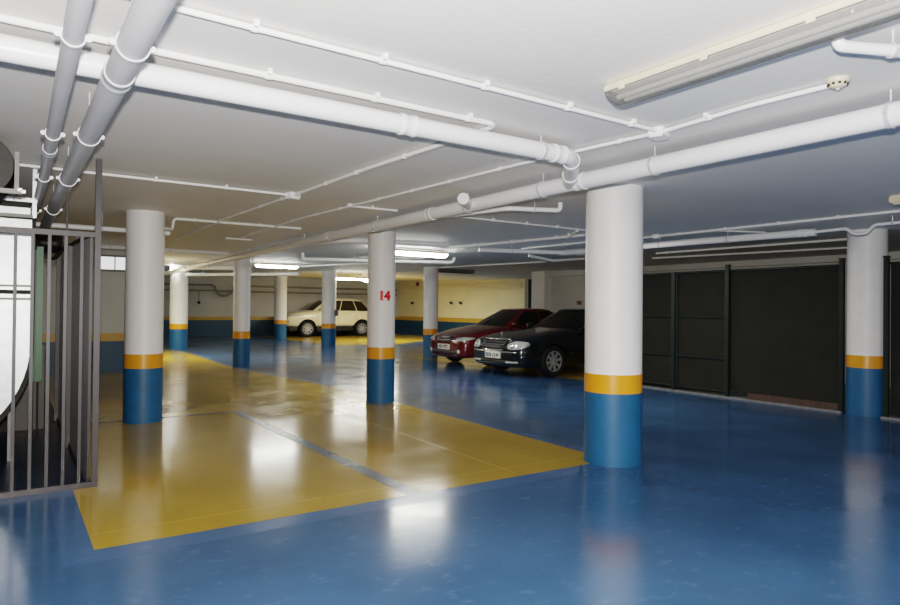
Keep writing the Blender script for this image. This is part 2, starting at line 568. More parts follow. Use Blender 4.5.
# far left cross pipes
pipe('drain_pipe', 'white pipe running behind the bar gate post to the left column', 'pipe', [(.1, 8.95, 2.33), (1.72, 8.95, 2.33)], .03, clamps=(.85,), group=GP)
pipe('drain_pipe', 'thin white pipe seen behind and right of the left column, below the ceiling', 'pipe', [(.3, 12.97, 2.43), (3.55, 12.97, 2.43)], .035, clamps=(1.2, 2.2), group=GP)
pipe('drain_pipe', 'white capped pipe passing behind the top of the number 14 column', 'pipe', [(3.84, 10.2, 2.43), (4.35, 9.25, 2.45), (6.02, 8.93, 2.45)], .046, fillet=.2, clamps=(1.7,), sleeves=(2.7,), group=GP)
pipe('drain_pipe', 'white pipe with upturned ends, behind the number 14 column under the bright lamp', 'pipe', [(5.08, 12.95, 2.53), (5.08, 12.95, 2.40), (7.95, 11.6, 2.40), (7.98, 11.58, 2.50)], .036, fillet=.05, clamps=(1.2, 2.4), group=GP)
pipe('drain_pipe', 'short white pipe with upturned end left of the thickest column, under the longest pipe', 'pipe', [(3.9, 6.05, 2.41), (4.18, 5.12, 2.42), (4.69, 4.90, 2.42), (4.69, 4.9, 2.50)], .024, fillet=.05, clamps=(1.25,), group=GP)
pipe('drain_pipe', 'pale pipe above the black car, ending behind the thickest column', 'pipe', [(6.75, 9.05, 2.42), (9.3, 8.1, 2.42)], .036, clamps=(.6,), group=GP)
pipe('drain_pipe', 'thin white pipe with a V-shaped dip above the black car', 'pipe', [(8.11, 9.3, 2.41), (8.72, 9.3, 2.345), (9.8, 9.3, 2.45)], .026, fillet=.05, clamps=(.1, 1.5), group=GP)
pipe('drain_pipe', 'white pipe hung above the netting fence, behind the thickest column', 'pipe', [(8.25, 8.6, 2.42), (8.35, 6.0, 2.42), (8.52, 4.25, 2.42)], .048, clamps=(2.1, 3.2), sleeves=(4.2,), group=GP)
pipe('drain_pipe', 'thin white pipe that dips in front of the netting fence column', 'pipe', [(8.52, 4.5, 2.42), (8.5, 3.87, 2.43), (8.5, 3.79, 2.355), (8.5, 3.65, 2.35), (8.5, 3.56, 2.445), (8.5, 1.6, 2.45)], .019, fillet=.04, clamps=(1.2,), group=GP)
pipe('drain_pipe', 'white pipe with upturned elbow at the upper right, near the round detector', 'pipe', [(2.69, 1.26, 2.53), (2.69, 1.26, 2.45), (4.2, .58, 2.45)], .024, fillet=.028, clamps=(.33,), group=GP)
pipe('drain_pipe', 'far white pipe between the slim column and the far left column, upper one', 'pipe', [(3.9, 18.4, 2.43), (5.1, 17.6, 2.42)], .05, clamps=(.7,), group=GP)
pipe('drain_pipe', 'far white pipe between the slim column and the far left column, lower one', 'pipe', [(4.75, 22.0, 2.40), (7.3, 18.9, 2.40)], .05, clamps=(.6, 3.2), group=GP)

GC = 'white electrical conduits clipped to the ceiling'


def conduit(label, pts, r=.013, step=.45, fillet=.06, first=.25):
    t = thing('conduit', label, 'conduit', pts[0], GC)
    mb = MB()
    mb.tube(pts, r, 10, fillet)
    mb.build('conduit_tube', M['conduit'], t)
    for a, b in zip(pts, pts[1:]):
        a, b = Vector(a), Vector(b)
        L = (b - a).length
        if L < .3 or abs(b.z - a.z) > .05:
            continue
        d = (b - a).normalized()
        sd = d.cross(Vector((0, 0, 1)))
        k = first
        while k < L - .1:
            c = a + d * k
            mb = MB()
            mb.tube([c - d * .012, c + d * .012], r + .004, 10)
            e = c + sd * (r + .012)
            mb.box(e - Vector((.010, .010, .004)), (e.x + .010, e.y + .010, ceil_z(c.y)))
            mb.build('clip', M['conduit'], t)
            k += step * random.uniform(.92, 1.08)
    return t


zc = 2.508
conduit('white conduit above the front drain pipe, curling back at its end', [(-1.6, 3.05, zc), (2.42, 3.08, zc), (2.43, 3.22, zc), (2.36, 4.6, zc), (2.34, 6.2, zc)], .0155, .62)
conduit('white conduit along the top edge running to the square box by the lamp', [(-1.6, 2.56, zc), (3.30, 2.60, zc)], .0125, .55)
conduit('white conduit from the ceiling box to the round detector', [(3.34, 2.60, zc), (3.29, 2.0, zc), (3.31, 1.585, zc)], .0125, .5, first=.35)
conduit('long white conduit from the ceiling box running far beneath the front pipe', [(3.33, 2.66, zc), (3.22, 3.8, zc), (3.09, 6.49, zc), (3.02, 7.8, zc), (3.1, 10.6, zc)], .0125, .62)
conduit('short white conduit branching toward the number 14 column', [(3.09, 6.49, zc), (3.66, 6.47, zc)], .0125, .3)
conduit('white conduit from behind the grey pipes to the mid ceiling box', [(-.4, 6.2, zc), (2.3, 6.22, zc)], .013, .6)
conduit('white conduit running away behind the mid ceiling box', [(2.33, 6.26, zc), (2.27, 8.4, zc), (2.33, 11.9, zc)], .0125, .6)
conduit('white conduit that steps up right of the left column', [(1.56, 8.60, 2.36), (1.72, 8.80, 2.36), (1.74, 8.82, zc), (3.42, 8.80, zc)], .017, .9, .05)
conduit('short far conduit on the ceiling, alone, beyond the left column', [(2.93, 10.82, zc), (3.35, 10.82, zc)], .016, .3)
conduit('thin conduit to the left side of the thickest column', [(4.2, 6.43, zc), (6.9, 6.43, zc)], .011, .55)
conduit('upper conduit sloping into the thickest column from behind, above the black car', [(6.55, 10.2, 2.50), (7.05, 6.5, 2.50)], .022, .9)
conduit('lower conduit sloping into the thickest column from behind, above the black car', [(7.78, 9.12, zc), (7.85, 6.5, zc)], .016, .9)
conduit('conduit elbow linking two conduits above the black car', [(7.0, 7.15, 2.49), (6.55, 6.5, 2.50)], .018, .9)
conduit('far conduit in front of the pier behind the cars', [(9.7, 14.8, zc), (10.3, 11.2, zc)], .017, .8)
conduit('conduit running across the dark right ceiling to the frame edge', [(8.0, 6.9, zc), (8.0, 1.2, zc)], .016, .75)
conduit('stub conduit off the right ceiling conduit, pointing at the fence', [(8.0, 5.35, zc), (8.75, 5.05, zc)], .012, .5)
conduit('far conduit bending under the bright lamp behind the number 14 column', [(6.7, 14.4, zc + .02), (6.4, 12.95, zc), (7.6, 12.2, zc)], .016, .8)
conduit('far conduit slanting above the pale car', [(7.0, 18.5, zc + .08), (7.6, 14.6, zc + .02)], .022, .9)
conduit('upper cable run above the netting fence', [(10.4, 8.2, zc), (10.5, 4.6, zc)], .018, .9)
conduit('lower cable run above the netting fence', [(11.3, 9.0, zc), (11.9, 5.2, zc)], .018, .9)


def jbox(label, x, y, s=.055, h=.045, rot=0.3):
    t = thing('junction_box', label, 'junction box', (x, y, H), 'white junction boxes on the ceiling')
    R = Matrix.Rotation(rot, 3, 'Z')
    for nm, a, z0, z1 in (('box_body', s, H - h, H + .002), ('box_lid', s * .95, H - h - .008, H - h)):
        mb = MB()
        mb.prism([(-a, -a * .8), (a, -a * .8), (a, a * .8), (-a, a * .8)], lambda u, v, t_: tuple(R @ Vector((u, v, 0)) + Vector((x, y, z0 + t_))), z1 - z0)
        mb.build(nm, M['conduit'], t, bevel=.006)


jbox('white ceiling box where three conduits meet, beside the unlit lamp', 3.34, 2.62, .06, .05)
jbox('white ceiling box in mid ceiling, left of the number 14 column', 2.33, 6.22, .06, .055)
jbox('small white ceiling box at the conduit tee above the number 14 column', 3.09, 6.49, .035, .03)
jbox('white ceiling box at the right, just behind the thickest column', 8.0, 6.3, .06, .05)

# smoke detector
t = thing('smoke_detector', 'round beige smoke detector on the ceiling, upper right', 'detector', (3.31, 1.55, H))
mb = MB(); mb.lathe((3.31, 1.55, H), (0, 0, -1), [(0, -.002), (.05, -.002), (.052, .0), (.052, .016), (.048, .022)], 32)
mb.build('detector_base', M['beige'], t)
mb = MB(); mb.lathe((3.31, 1.55, H), (0, 0, -1), [(.048, .022), (.042, .024), (.036, .036), (.022, .044), (.008, .047), (.006, .054), (0, .055)], 32)
mb.build('detector_head', M['beige'], t)
mb = MB()
for k in range(10):
    a = 2 * PI * k / 10
    c = Vector((3.31 + .041 * math.cos(a), 1.55 + .041 * math.sin(a), H - .029))
    mb.box(c - Vector((.005, .005, .004)), c + Vector((.005, .005, .004)))
mb.build('detector_vent', M['black_plastic'], t)
# ceiling box at right frame edge
t = thing('ceiling_box', 'beige box on the ceiling cut by the right frame edge', 'box', (7.15, 2.72, H))
mb = MB(); mb.box((7.02, 2.62, H - .07), (7.4, 2.82, H)); mb.build('box_body', M['beige'], t, bevel=.01)
mb = MB(); mb.box((7.05, 2.64, H - .085), (7.37, 2.80, H - .07)); mb.build('box_cover', M['beige'], t, bevel=.006)
# dark slim strip modelled for a beam's shadow on the far ceiling
t = thing('shadow_strip', 'dark slim strip for a beam shadow on the far ceiling near the cream wall', 'shadow strip', (11.4, 16.3, 2.5))
mb = MB(); mb.box((10.5, 16.1, 2.49), (11.85, 16.28, 2.60)); mb.build('strip_body', M['galv_dark'], t, bevel=.01)
mb = MB(); mb.box((10.55, 16.12, 2.475), (11.8, 16.26, 2.49)); mb.build('strip_underside', M['dark'], t)


# ------------------------------------------------------------------ light fittings
def lamp(label, c, along, L=1.27, m='tube', lit=True, w=.085, zt=None, group='ceiling lamp fittings'):
    """sealed strip fitting: housing above, translucent bowl below, clips along the sides; c = centre at the ceiling side"""
    x, y, z = c
    t = thing('strip_lamp', label, 'lamp', (x, y, z), group)
    ux, uy = (1, 0) if along == 'X' else (0, 1)

    def P(u, v, zz):
        return (x + ux * u - uy * v, y + uy * u + ux * v, zz)

    def prism(pts, l0, l1):
        mb = MB()
        n = len(pts)
        vs = [P(l0, a, z + b) for a, b in pts] + [P(l1, a, z + b) for a, b in pts]
        fs = [tuple(range(n)), tuple(range(n, 2 * n))] + [(i, (i + 1) % n, n + (i + 1) % n, n + i) for i in range(n)]
        mb.add(vs, fs)
        return mb
    h = L / 2
    hous = [(-w * .7, 0), (-w, -.02), (-w, -.045), (w, -.045), (w, -.02), (w * .7, 0)]
    prism(hous, -h, h).build('housing', M['beige'], t, bevel=.004)
    if not lit:
        prism([(-w * .8, -.046), (w * .8, -.046), (w * .8, -.052), (-w * .8, -.052)], -h + .04, h - .04).build('reflector_tray', M['conduit'], t)
        for s in (-1, 1):
            mb = MB(); mb.tube([P(-h + .05, s * w * .35, z - .075), P(h - .05, s * w * .35, z - .075)], .013, 12); mb.build('fluorescent_tube', M['conduit'], t)
    bowl = [(-w * .93, -.045), (-w * .86, -.075), (-w * .6, -.102), (-w * .25, -.112), (w * .25, -.112), (w * .6, -.102), (w * .86, -.075), (w * .93, -.045)]
    mb = MB()
    rings = []
    n = len(bowl)
    stations = [(-h + .005, .55), (-h + .03, .95), (-h + .06, 1.0)] + [(-h + .06 + (L - .12) * k / 12, 1.0) for k in range(1, 12)] + [(h - .06, 1.0), (h - .03, .95), (h - .005, .55)]
    vs = []
    for l, s in stations:
        vs += [P(l, a, z - .045 + (b + .045) * s) for a, b in bowl]
    fs = [tuple(range(n)), tuple(range((len(stations) - 1) * n, len(stations) * n))]
    for i in range(len(stations) - 1):
        for k in range(n):
            k2 = (k + 1) % n
            fs.append((i * n + k, i * n + k2, (i + 1) * n + k2, (i + 1) * n + k))
    mb.add(vs, fs)
    mb.build('diffuser', M[m] if lit else M['diff_off'], t)
    for s in (-1, 1):
        for k in range(4):
            u = -h + .12 + (L - .24) * k / 3
            mb = MB()
            a = P(u - .018, s * (w + .001), z - .062); b = P(u + .018, s * (w + .008), z - .02)
            mb.box(a, b)
            mb.build('clip', M['beige'], t, bevel=.002)
    if zt:
        for u in (-h * .6, h * .6):
            mb = MB()
            a = P(u, 0, z - .002)
            mb.tube([a, (a[0], a[1], zt)], .008, 8)
            mb.build('hanger', M['clamp'], t)
    return t


lamp('large unlit strip lamp with ribbed clear cover on the near ceiling', (2.52, 1.46, H), 'Y', L=1.58, lit=False, w=.08)
lamp('lit strip lamp glowing just right of the slim column', (6.03, 17.2, 2.56), 'X', L=1.15, zt=ceil_z(17.2))
lamp('lit strip lamp glowing behind the number 14 column', (6.35, 10.6, 2.50), 'X', L=1.5, zt=H)
lamp('lit strip lamp glowing left of the number 14 column, over the pale car', (10.5, 21.9, 2.52), 'X', L=1.27, m='tube_w', zt=ceil_z(21.9))
lamp('lit strip lamp mostly hidden behind the number 14 column, far back', (13.2, 25.0, 2.60), 'X', L=1.27, m='tube_w', zt=ceil_z(25))
# small vertical lamp at the far left column
t = thing('wall_lamp', 'small upright glowing lamp at the far left column top', 'lamp', (4.27, 22.05, 2.4))
mb = MB(); mb.box((4.28, 22.03, 2.46), (4.34, 22.09, 2.74)); mb.build('lamp_body', M['tube'], t, bevel=.01)
mb = MB(); mb.box((4.27, 22.09, 2.44), (4.35, 22.13, 2.76)); mb.build('back_plate', M['beige'], t, bevel=.005)

# ------------------------------------------------------------------ far walls: pipes and fittings
t = thing('wall_pipe', 'thin grey pipe on the far back wall, upper of two with a loop', 'pipe', (2.8, 31.4, 2.4))
mb = MB(); mb.tube([(2.8, 31.42, 2.38), (7.95, 31.42, 2.38)] + [(8.45 - .42 * math.cos(PI * k / 10), 31.30, 2.30 - .42 * math.sin(PI * k / 10)) for k in range(11)] + [(8.95, 31.42, 2.38), (17.8, 31.42, 2.38)], .045, 10)
mb.build('pipe_run', M['pipe_grey'], t)
t = thing('wall_pipe', 'thin grey pipe on the far back wall, lower of two', 'pipe', (2.8, 31.4, 2.1))
mb = MB(); mb.tube([(2.8, 31.42, 2.12), (17.8, 31.42, 2.12)], .04, 10); mb.build('pipe_run', M['pipe_grey'], t)
t = thing('pull_cord', 'thin cord hanging with a knob on the far back wall', 'cord', (7.33, 31.4, 1.55))
mb = MB(); mb.tube([(7.33, 31.38, 2.1), (7.33, 31.38, 1.6)], .014, 8); mb.build('cord_line', M['galv_dark'], t)
mb = MB(); mb.lathe((7.33, 31.38, 1.56), (0, 0, 1), [(0, -.07), (.06, -.04), (.07, 0), (.05, .05), (0, .07)], 14); mb.build('cord_knob', M['black_plastic'], t)
for y, lb in ((30.0, 'dark bracket on the cream wall left of the column by the red car'), (26.3, 'dark bracket on the cream wall, left one of a close pair'), (25.5, 'dark bracket on the cream wall, right one of a close pair')):
    t = thing('wall_bracket', lb, 'bracket', (17.97, y, 1.66), 'brackets on the cream wall')
    mb = MB(); mb.box((17.96, y - .09, 1.6), (18.0, y + .09, 1.74)); mb.build('back_plate', M['galv_dark'], t, bevel=.01)
    mb = MB(); mb.tube([(17.97, y, 1.66), (17.88, y, 1.66), (17.88, y, 1.74)], .03, 8); mb.build('hook', M['black_plastic'], t)
pp = thing('wall_pipe', 'thin pipe running along the top of the cream wall', 'pipe', (17.9, 31, 2.45))
mb = MB(); mb.tube([(17.92, 31.3, 2.50), (17.92, 21.0, 2.50)], .045, 10); mb.build('pipe_run', M['cream'], pp)
pp = thing('wall_pipe', 'short second pipe at the near end of the cream wall', 'pipe', (17.9, 24.8, 2.32))
mb = MB(); mb.tube([(17.92, 24.6, 2.33), (17.92, 21.0, 2.33)], .045, 10); mb.build('pipe_run', M['cream'], pp)
t = thing('call_point', 'small red square box on the wall above the black car', 'alarm box', (13.7, 13.5, 1.6))
mb = MB(); mb.box((13.655, 13.42, 1.545), (13.7, 13.56, 1.66)); mb.build('box_body', M['fire_red'], t, bevel=.008)
mb = MB(); mb.box((13.648, 13.45, 1.57), (13.656, 13.53, 1.635)); mb.build('box_front', M['galv_dark'], t)
t = thing('sounder', 'small dark red sounder near the cream wall top', 'alarm', (17.9, 29.5, 2.68))
mb = MB(); mb.lathe((18.0, 29.5, 2.68), (-1, 0, 0), [(0, 0), (.1, 0), (.1, .05), (.07, .1), (0, .11)], 20); mb.build('sounder_body', M['fire_red'], t)

# ------------------------------------------------------------------ bar gate and ventilation plant at left
t = thing('bar_gate', 'grey steel gate of upright bars at the left, standing before the duct', 'gate', (.575, 5.7, 0))
mb = MB(); mb.box((.555, 5.68, 0), (.597, 5.722, H)); mb.build('gate_post', M['steel'], t, bevel=.003)
mb = MB(); mb.box((-1.65, 5.685, 1.92), (.555, 5.717, 1.96)); mb.build('top_rail', M['steel'], t, bevel=.003)
mb = MB(); mb.box((-1.65, 5.68, .0), (.555, 5.72, .045)); mb.build('bottom_rail', M['steel'], t, bevel=.003)
x = .469
while x > -1.6:
    mb = MB(); mb.box((x - .011, 5.69, .045), (x + .011, 5.712, 1.92)); mb.build('bar', M['steel'], t)
    x -= .1055
mb = MB(); mb.box((.362, 5.695, 1.96), (.374, 5.707, H)); mb.build('upper_strut', M['fan_dark'], t)

t = thing('slatted_side_screen', 'dark grey corrugated metal screen running back behind the gate post', 'screen', (.55, 7.3, 0))
mb = MB()
y = 5.76
while y < 9.1:
    mb.box((.528, y, .03), (.545, y + .032, 1.93 + (y - 5.7) * .03)); mb.box((.542, y + .032, .03), (.552, y + .06, 1.93 + (y - 5.7) * .03))
    y += .06
mb.build('slat_panel', M['sheet'], t, smooth=False)
mb = MB(); mb.box((.515, 5.74, 0), (.56, 9.2, .035)); mb.build('bottom_rail', M['steel'], t)
mb = MB(); mb.add([(.515, 5.74, 1.925), (.56, 5.74, 1.925), (.56, 9.2, 2.03), (.515, 9.2, 2.03), (.515, 5.74, 1.96), (.56, 5.74, 1.96), (.56, 9.2, 2.065), (.515, 9.2, 2.065)], [(3, 2, 1, 0), (4, 5, 6, 7), (0, 1, 5, 4), (1, 2, 6, 5), (2, 3, 7, 6), (3, 0, 4, 7)]); mb.build('top_rail', M['steel'], t)
for yy in (7.4, 9.17):
    mb = MB(); mb.box((.49, yy, 0), (.53, yy + .04, 1.98)); mb.build('screen_post', M['steel'], t)

# scroll-shaped duct casing, flat side towards the camera
t = thing('duct_casing', 'big bright galvanised duct casing with rounded lower corner behind the gate', 'duct', (-.5, 6.7, .2))
ol = [(.168, 2.12), (.168, 1.05)]
for k in range(1, 15):
    a = k / 14 * PI / 2
    ol.append((-.62 + .788 * math.cos(a), 1.05 - .86 * math.sin(a)))
ol += [(-1.5, .19), (-1.5, 2.12)]
mb = MB(); mb.prism(ol, lambda u, v, tt: (u, 6.6 + tt, v), .62); mb.build('casing_shell', M['galv'], t, angle=25)
ol2 = [(u + (.03 if u > -.62 else 0), v - (.03 if v < 1.05 else 0)) for u, v in ol]
mb = MB(); mb.prism(ol2, lambda u, v, tt: (u, 6.625 + tt, v), .05); mb.build('casing_flange', M['dark'], t, angle=25)
for z0, z1, mm in ((1.545, 1.565, 'galv_dark'), (1.485, 1.52, 'dark'), (1.435, 1.455, 'galv_dark')):
    mb = MB(); mb.box((-1.5, 6.585, z0), (.18, 6.6, z1)); mb.build('joint_strip', M[mm], t)
for xx in (-1.2, .02):
    mb = MB(); mb.box((xx, 7.0, 0), (xx + .05, 7.05, 1.0)); mb.build('duct_leg', M['galv_dark'], t)
t = thing('duct_plinth', 'dull grey metal plinth box under the galvanised duct casing', 'plinth', (-.3, 8.7, 0))
mb = MB(); mb.box((-1.3, 8.62, 0), (.36, 9.2, .95)); mb.build('plinth_box', M['plinth'], t, bevel=.01)
mb = MB(); mb.box((-1.3, 8.6, .0), (.09, 8.62, .3)); mb.build('plinth_door', M['dark'], t)
t = thing('plant_frame', 'galvanised rails and bright pan above the duct casing', 'frame', (-.4, 6.5, 2.1))
mb = MB(); mb.box((-1.5, 6.45, 2.25), (.20, 6.49, 2.285)); mb.build('upper_rail', M['galv'], t, bevel=.004)
mb = MB(); mb.box((-1.5, 6.46, 2.205), (.14, 6.5, 2.24)); mb.build('dark_rail', M['dark'], t)
mb = MB(); mb.box((-1.5, 6.44, 2.14), (.15, 6.6, 2.20)); mb.build('pan', M['galv'], t, bevel=.006)
mb = MB(); mb.box((-1.5, 6.43, 2.12), (.17, 6.47, 2.145)); mb.build('lower_rail', M['galv_dark'], t, bevel=.004)
mb = MB(); mb.box((.165, 6.44, 2.12), (.195, 6.475, H)); mb.build('corner_post', M['galv'], t, bevel=.004)
t = thing('green_channel', 'green painted steel channel standing beside the galvanised duct casing', 'channel', (.27, 8.4, .55))
mb = MB(); mb.box((.215, 8.40, .56), (.25, 8.46, 2.02)); mb.box((.262, 8.38, .56), (.325, 8.46, 2.03)); mb.box((.2, 8.46, .56), (.325, 8.49, 2.0)); mb.build('channel_profile', M['green'], t)
mb = MB()
for z in (1.35, 1.42, 1.49, 1.56):
    mb.box((.205, 8.37, z), (.25, 8.40, z + .04))
mb.build('catch', M['black_plastic'], t)
mb = MB(); mb.box((.23, 8.42, 0), (.25, 8.47, .56)); mb.box((.28, 8.42, 0), (.3, 8.47, .56)); mb.build('channel_foot', M['dark'], t)
t = thing('fan_motor', 'black motor and cables above the green channel', 'motor', (.35, 8.6, 2.1))
mb = MB(); mb.lathe((.36, 8.75, 2.12), (1, 0, 0), [(0, -.16), (.11, -.16), (.13, -.12), (.13, .1), (.08, .16), (0, .16)], 20); mb.build('motor_body', M['black_plastic'], t)
mb = MB(); mb.tube([(.28, 8.6, 2.1), (.33, 8.55, 1.95), (.42, 8.56, 1.9), (.5, 8.6, 2.0)], .02, 8, .05); mb.build('motor_cable', M['black_plastic'], t)
# round flexible duct with angle flange hanging in front, top left
t = thing('ceiling_duct', 'dark ribbed round duct with galvanised flange at the upper left edge', 'duct', (-.3, 5.2, 2.4))
mb = MB()
cx_, cz_ = -.18, 2.30
mb.lathe((cx_, 5.15, cz_), (0, 1, 0), [(0, 0)] + [(.205 + .006 * (k % 2), k * .02) for k in range(0, 26)] + [(0, .5)], 40)
mb.build('duct_body', M['fan_dark'], t)
mb = MB()
mb.box((.03, 5.10, 2.15), (.055, 5.14, 2.395)); mb.box((-.8, 5.10, 2.12), (.075, 5.14, 2.15)); mb.box((.03, 5.14, 2.15), (.036, 5.6, 2.39))
mb.build('duct_flange', M['galv_dark'], t, bevel=.003)
mb = MB()
for p in ((.06, 5.09, 2.145), (.08, 5.09, 2.135)):
    mb.box(Vector(p) - Vector((.012, .012, .01)), Vector(p) + Vector((.012, .012, .01)))
mb.build('flange_corner', M['galv'], t)

# ------------------------------------------------------------------ netting fence on the right
GF = 'dark netting fence panels'


def fence_panel(y0, y1, label, rails=(2.06,), z0=.06, frame=True):
    t = thing('netting_fence', label, 'fence panel', (9.7, (y0 + y1) / 2, 0), GF)
    mb = MB()
    n = max(6, int((y1 - y0) / .12))
    mz = 14
    vs, fs = [], []
    rnd = random.Random(int(y0 * 100))
    for i in range(n + 1):
        for j in range(mz + 1):
            edge = min(i, n - i, 3) / 3 * min(j, mz - j, 3) / 3
            vs.append((9.70 + edge * rnd.uniform(-.008, .008), y0 + (y1 - y0) * i / n, z0 + (2.08 - z0) * j / mz))
    for i in range(n):
        for j in range(mz):
            a = i * (mz + 1) + j
            fs.append((a, a + 1, a + mz + 2, a + mz + 1))
    mb.add(vs, fs)
    mb.build('netting', M['net'], t)
    for z in rails:
        mb = MB(); mb.tube([(9.685, y0, z), (9.685, y1, z)], .018, 10); mb.build('rail', M['post'], t)
    if frame:
        for yy in (y0 + .03, y1 - .03):
            mb = MB(); mb.tube([(9.685, yy, z0), (9.685, yy, 2.08)], .02, 10); mb.build('stile', M['post'], t)
    return t


def fence_post(y, label, top=2.14):
    t = thing('fence_post', label, 'fence post', (9.68, y, 0), 'dark fence posts')
    mb = MB(); mb.box((9.64, y - .03, 0), (9.70, y + .03, top)); mb.build('post_tube', M['post'], t, bevel=.006)
    mb = MB(); mb.box((9.632, y - .036, top), (9.708, y + .036, top + .02)); mb.build('post_cap', M['post'], t, bevel=.004)


fence_panel(7.26, 8.75, 'dark netting gate leaf next to the thickest column', rails=(.09, .62, 1.3, 2.06))
fence_panel(6.22, 7.22, 'dark netting gate leaf in the middle, with a cross rail', rails=(.09, .62, 1.3, 2.06))
fence_panel(4.47, 6.20, 'widest dark netting panel, left of the fence column', rails=(2.06,), frame=False, z0=.12)
fence_panel(1.2, 3.86, 'dark netting panel right of the fence column, cut by the frame', rails=(2.06,), frame=False)
fence_post(7.23, 'slim dark post between the two netting gate leaves', 2.06)
fence_post(6.205, 'dark post between the middle netting leaf and the widest panel')
fence_post(4.46, 'dark post touching the left side of the fence column')
fence_post(3.90, 'dark post at the right side of the fence column')
mb = MB(); mb.box((9.655, 4.5, .02), (9.69, 5.85, .12))
tag(mb.build('kick_board', M['wood'], bevel=.004), 'rusty brown board at the foot of the widest netting panel', 'board', kind='thing')
mb = MB(); mb.box((9.6, 1.2, 0), (9.82, 3.94, .025)); mb.box((9.6, 4.44, 0), (9.82, 8.75, .025))
struct(mb.build('trim_3', M['kerb'], smooth=False))

# ------------------------------------------------------------------ cars
def interp(tab, x):
    if x <= tab[0][0]:
        return tab[0][1]
    for (a, va), (b, vb) in zip(tab, tab[1:]):
        if x <= b:
            return va + (vb - va) * (x - a) / (b - a)
    return tab[-1][1]


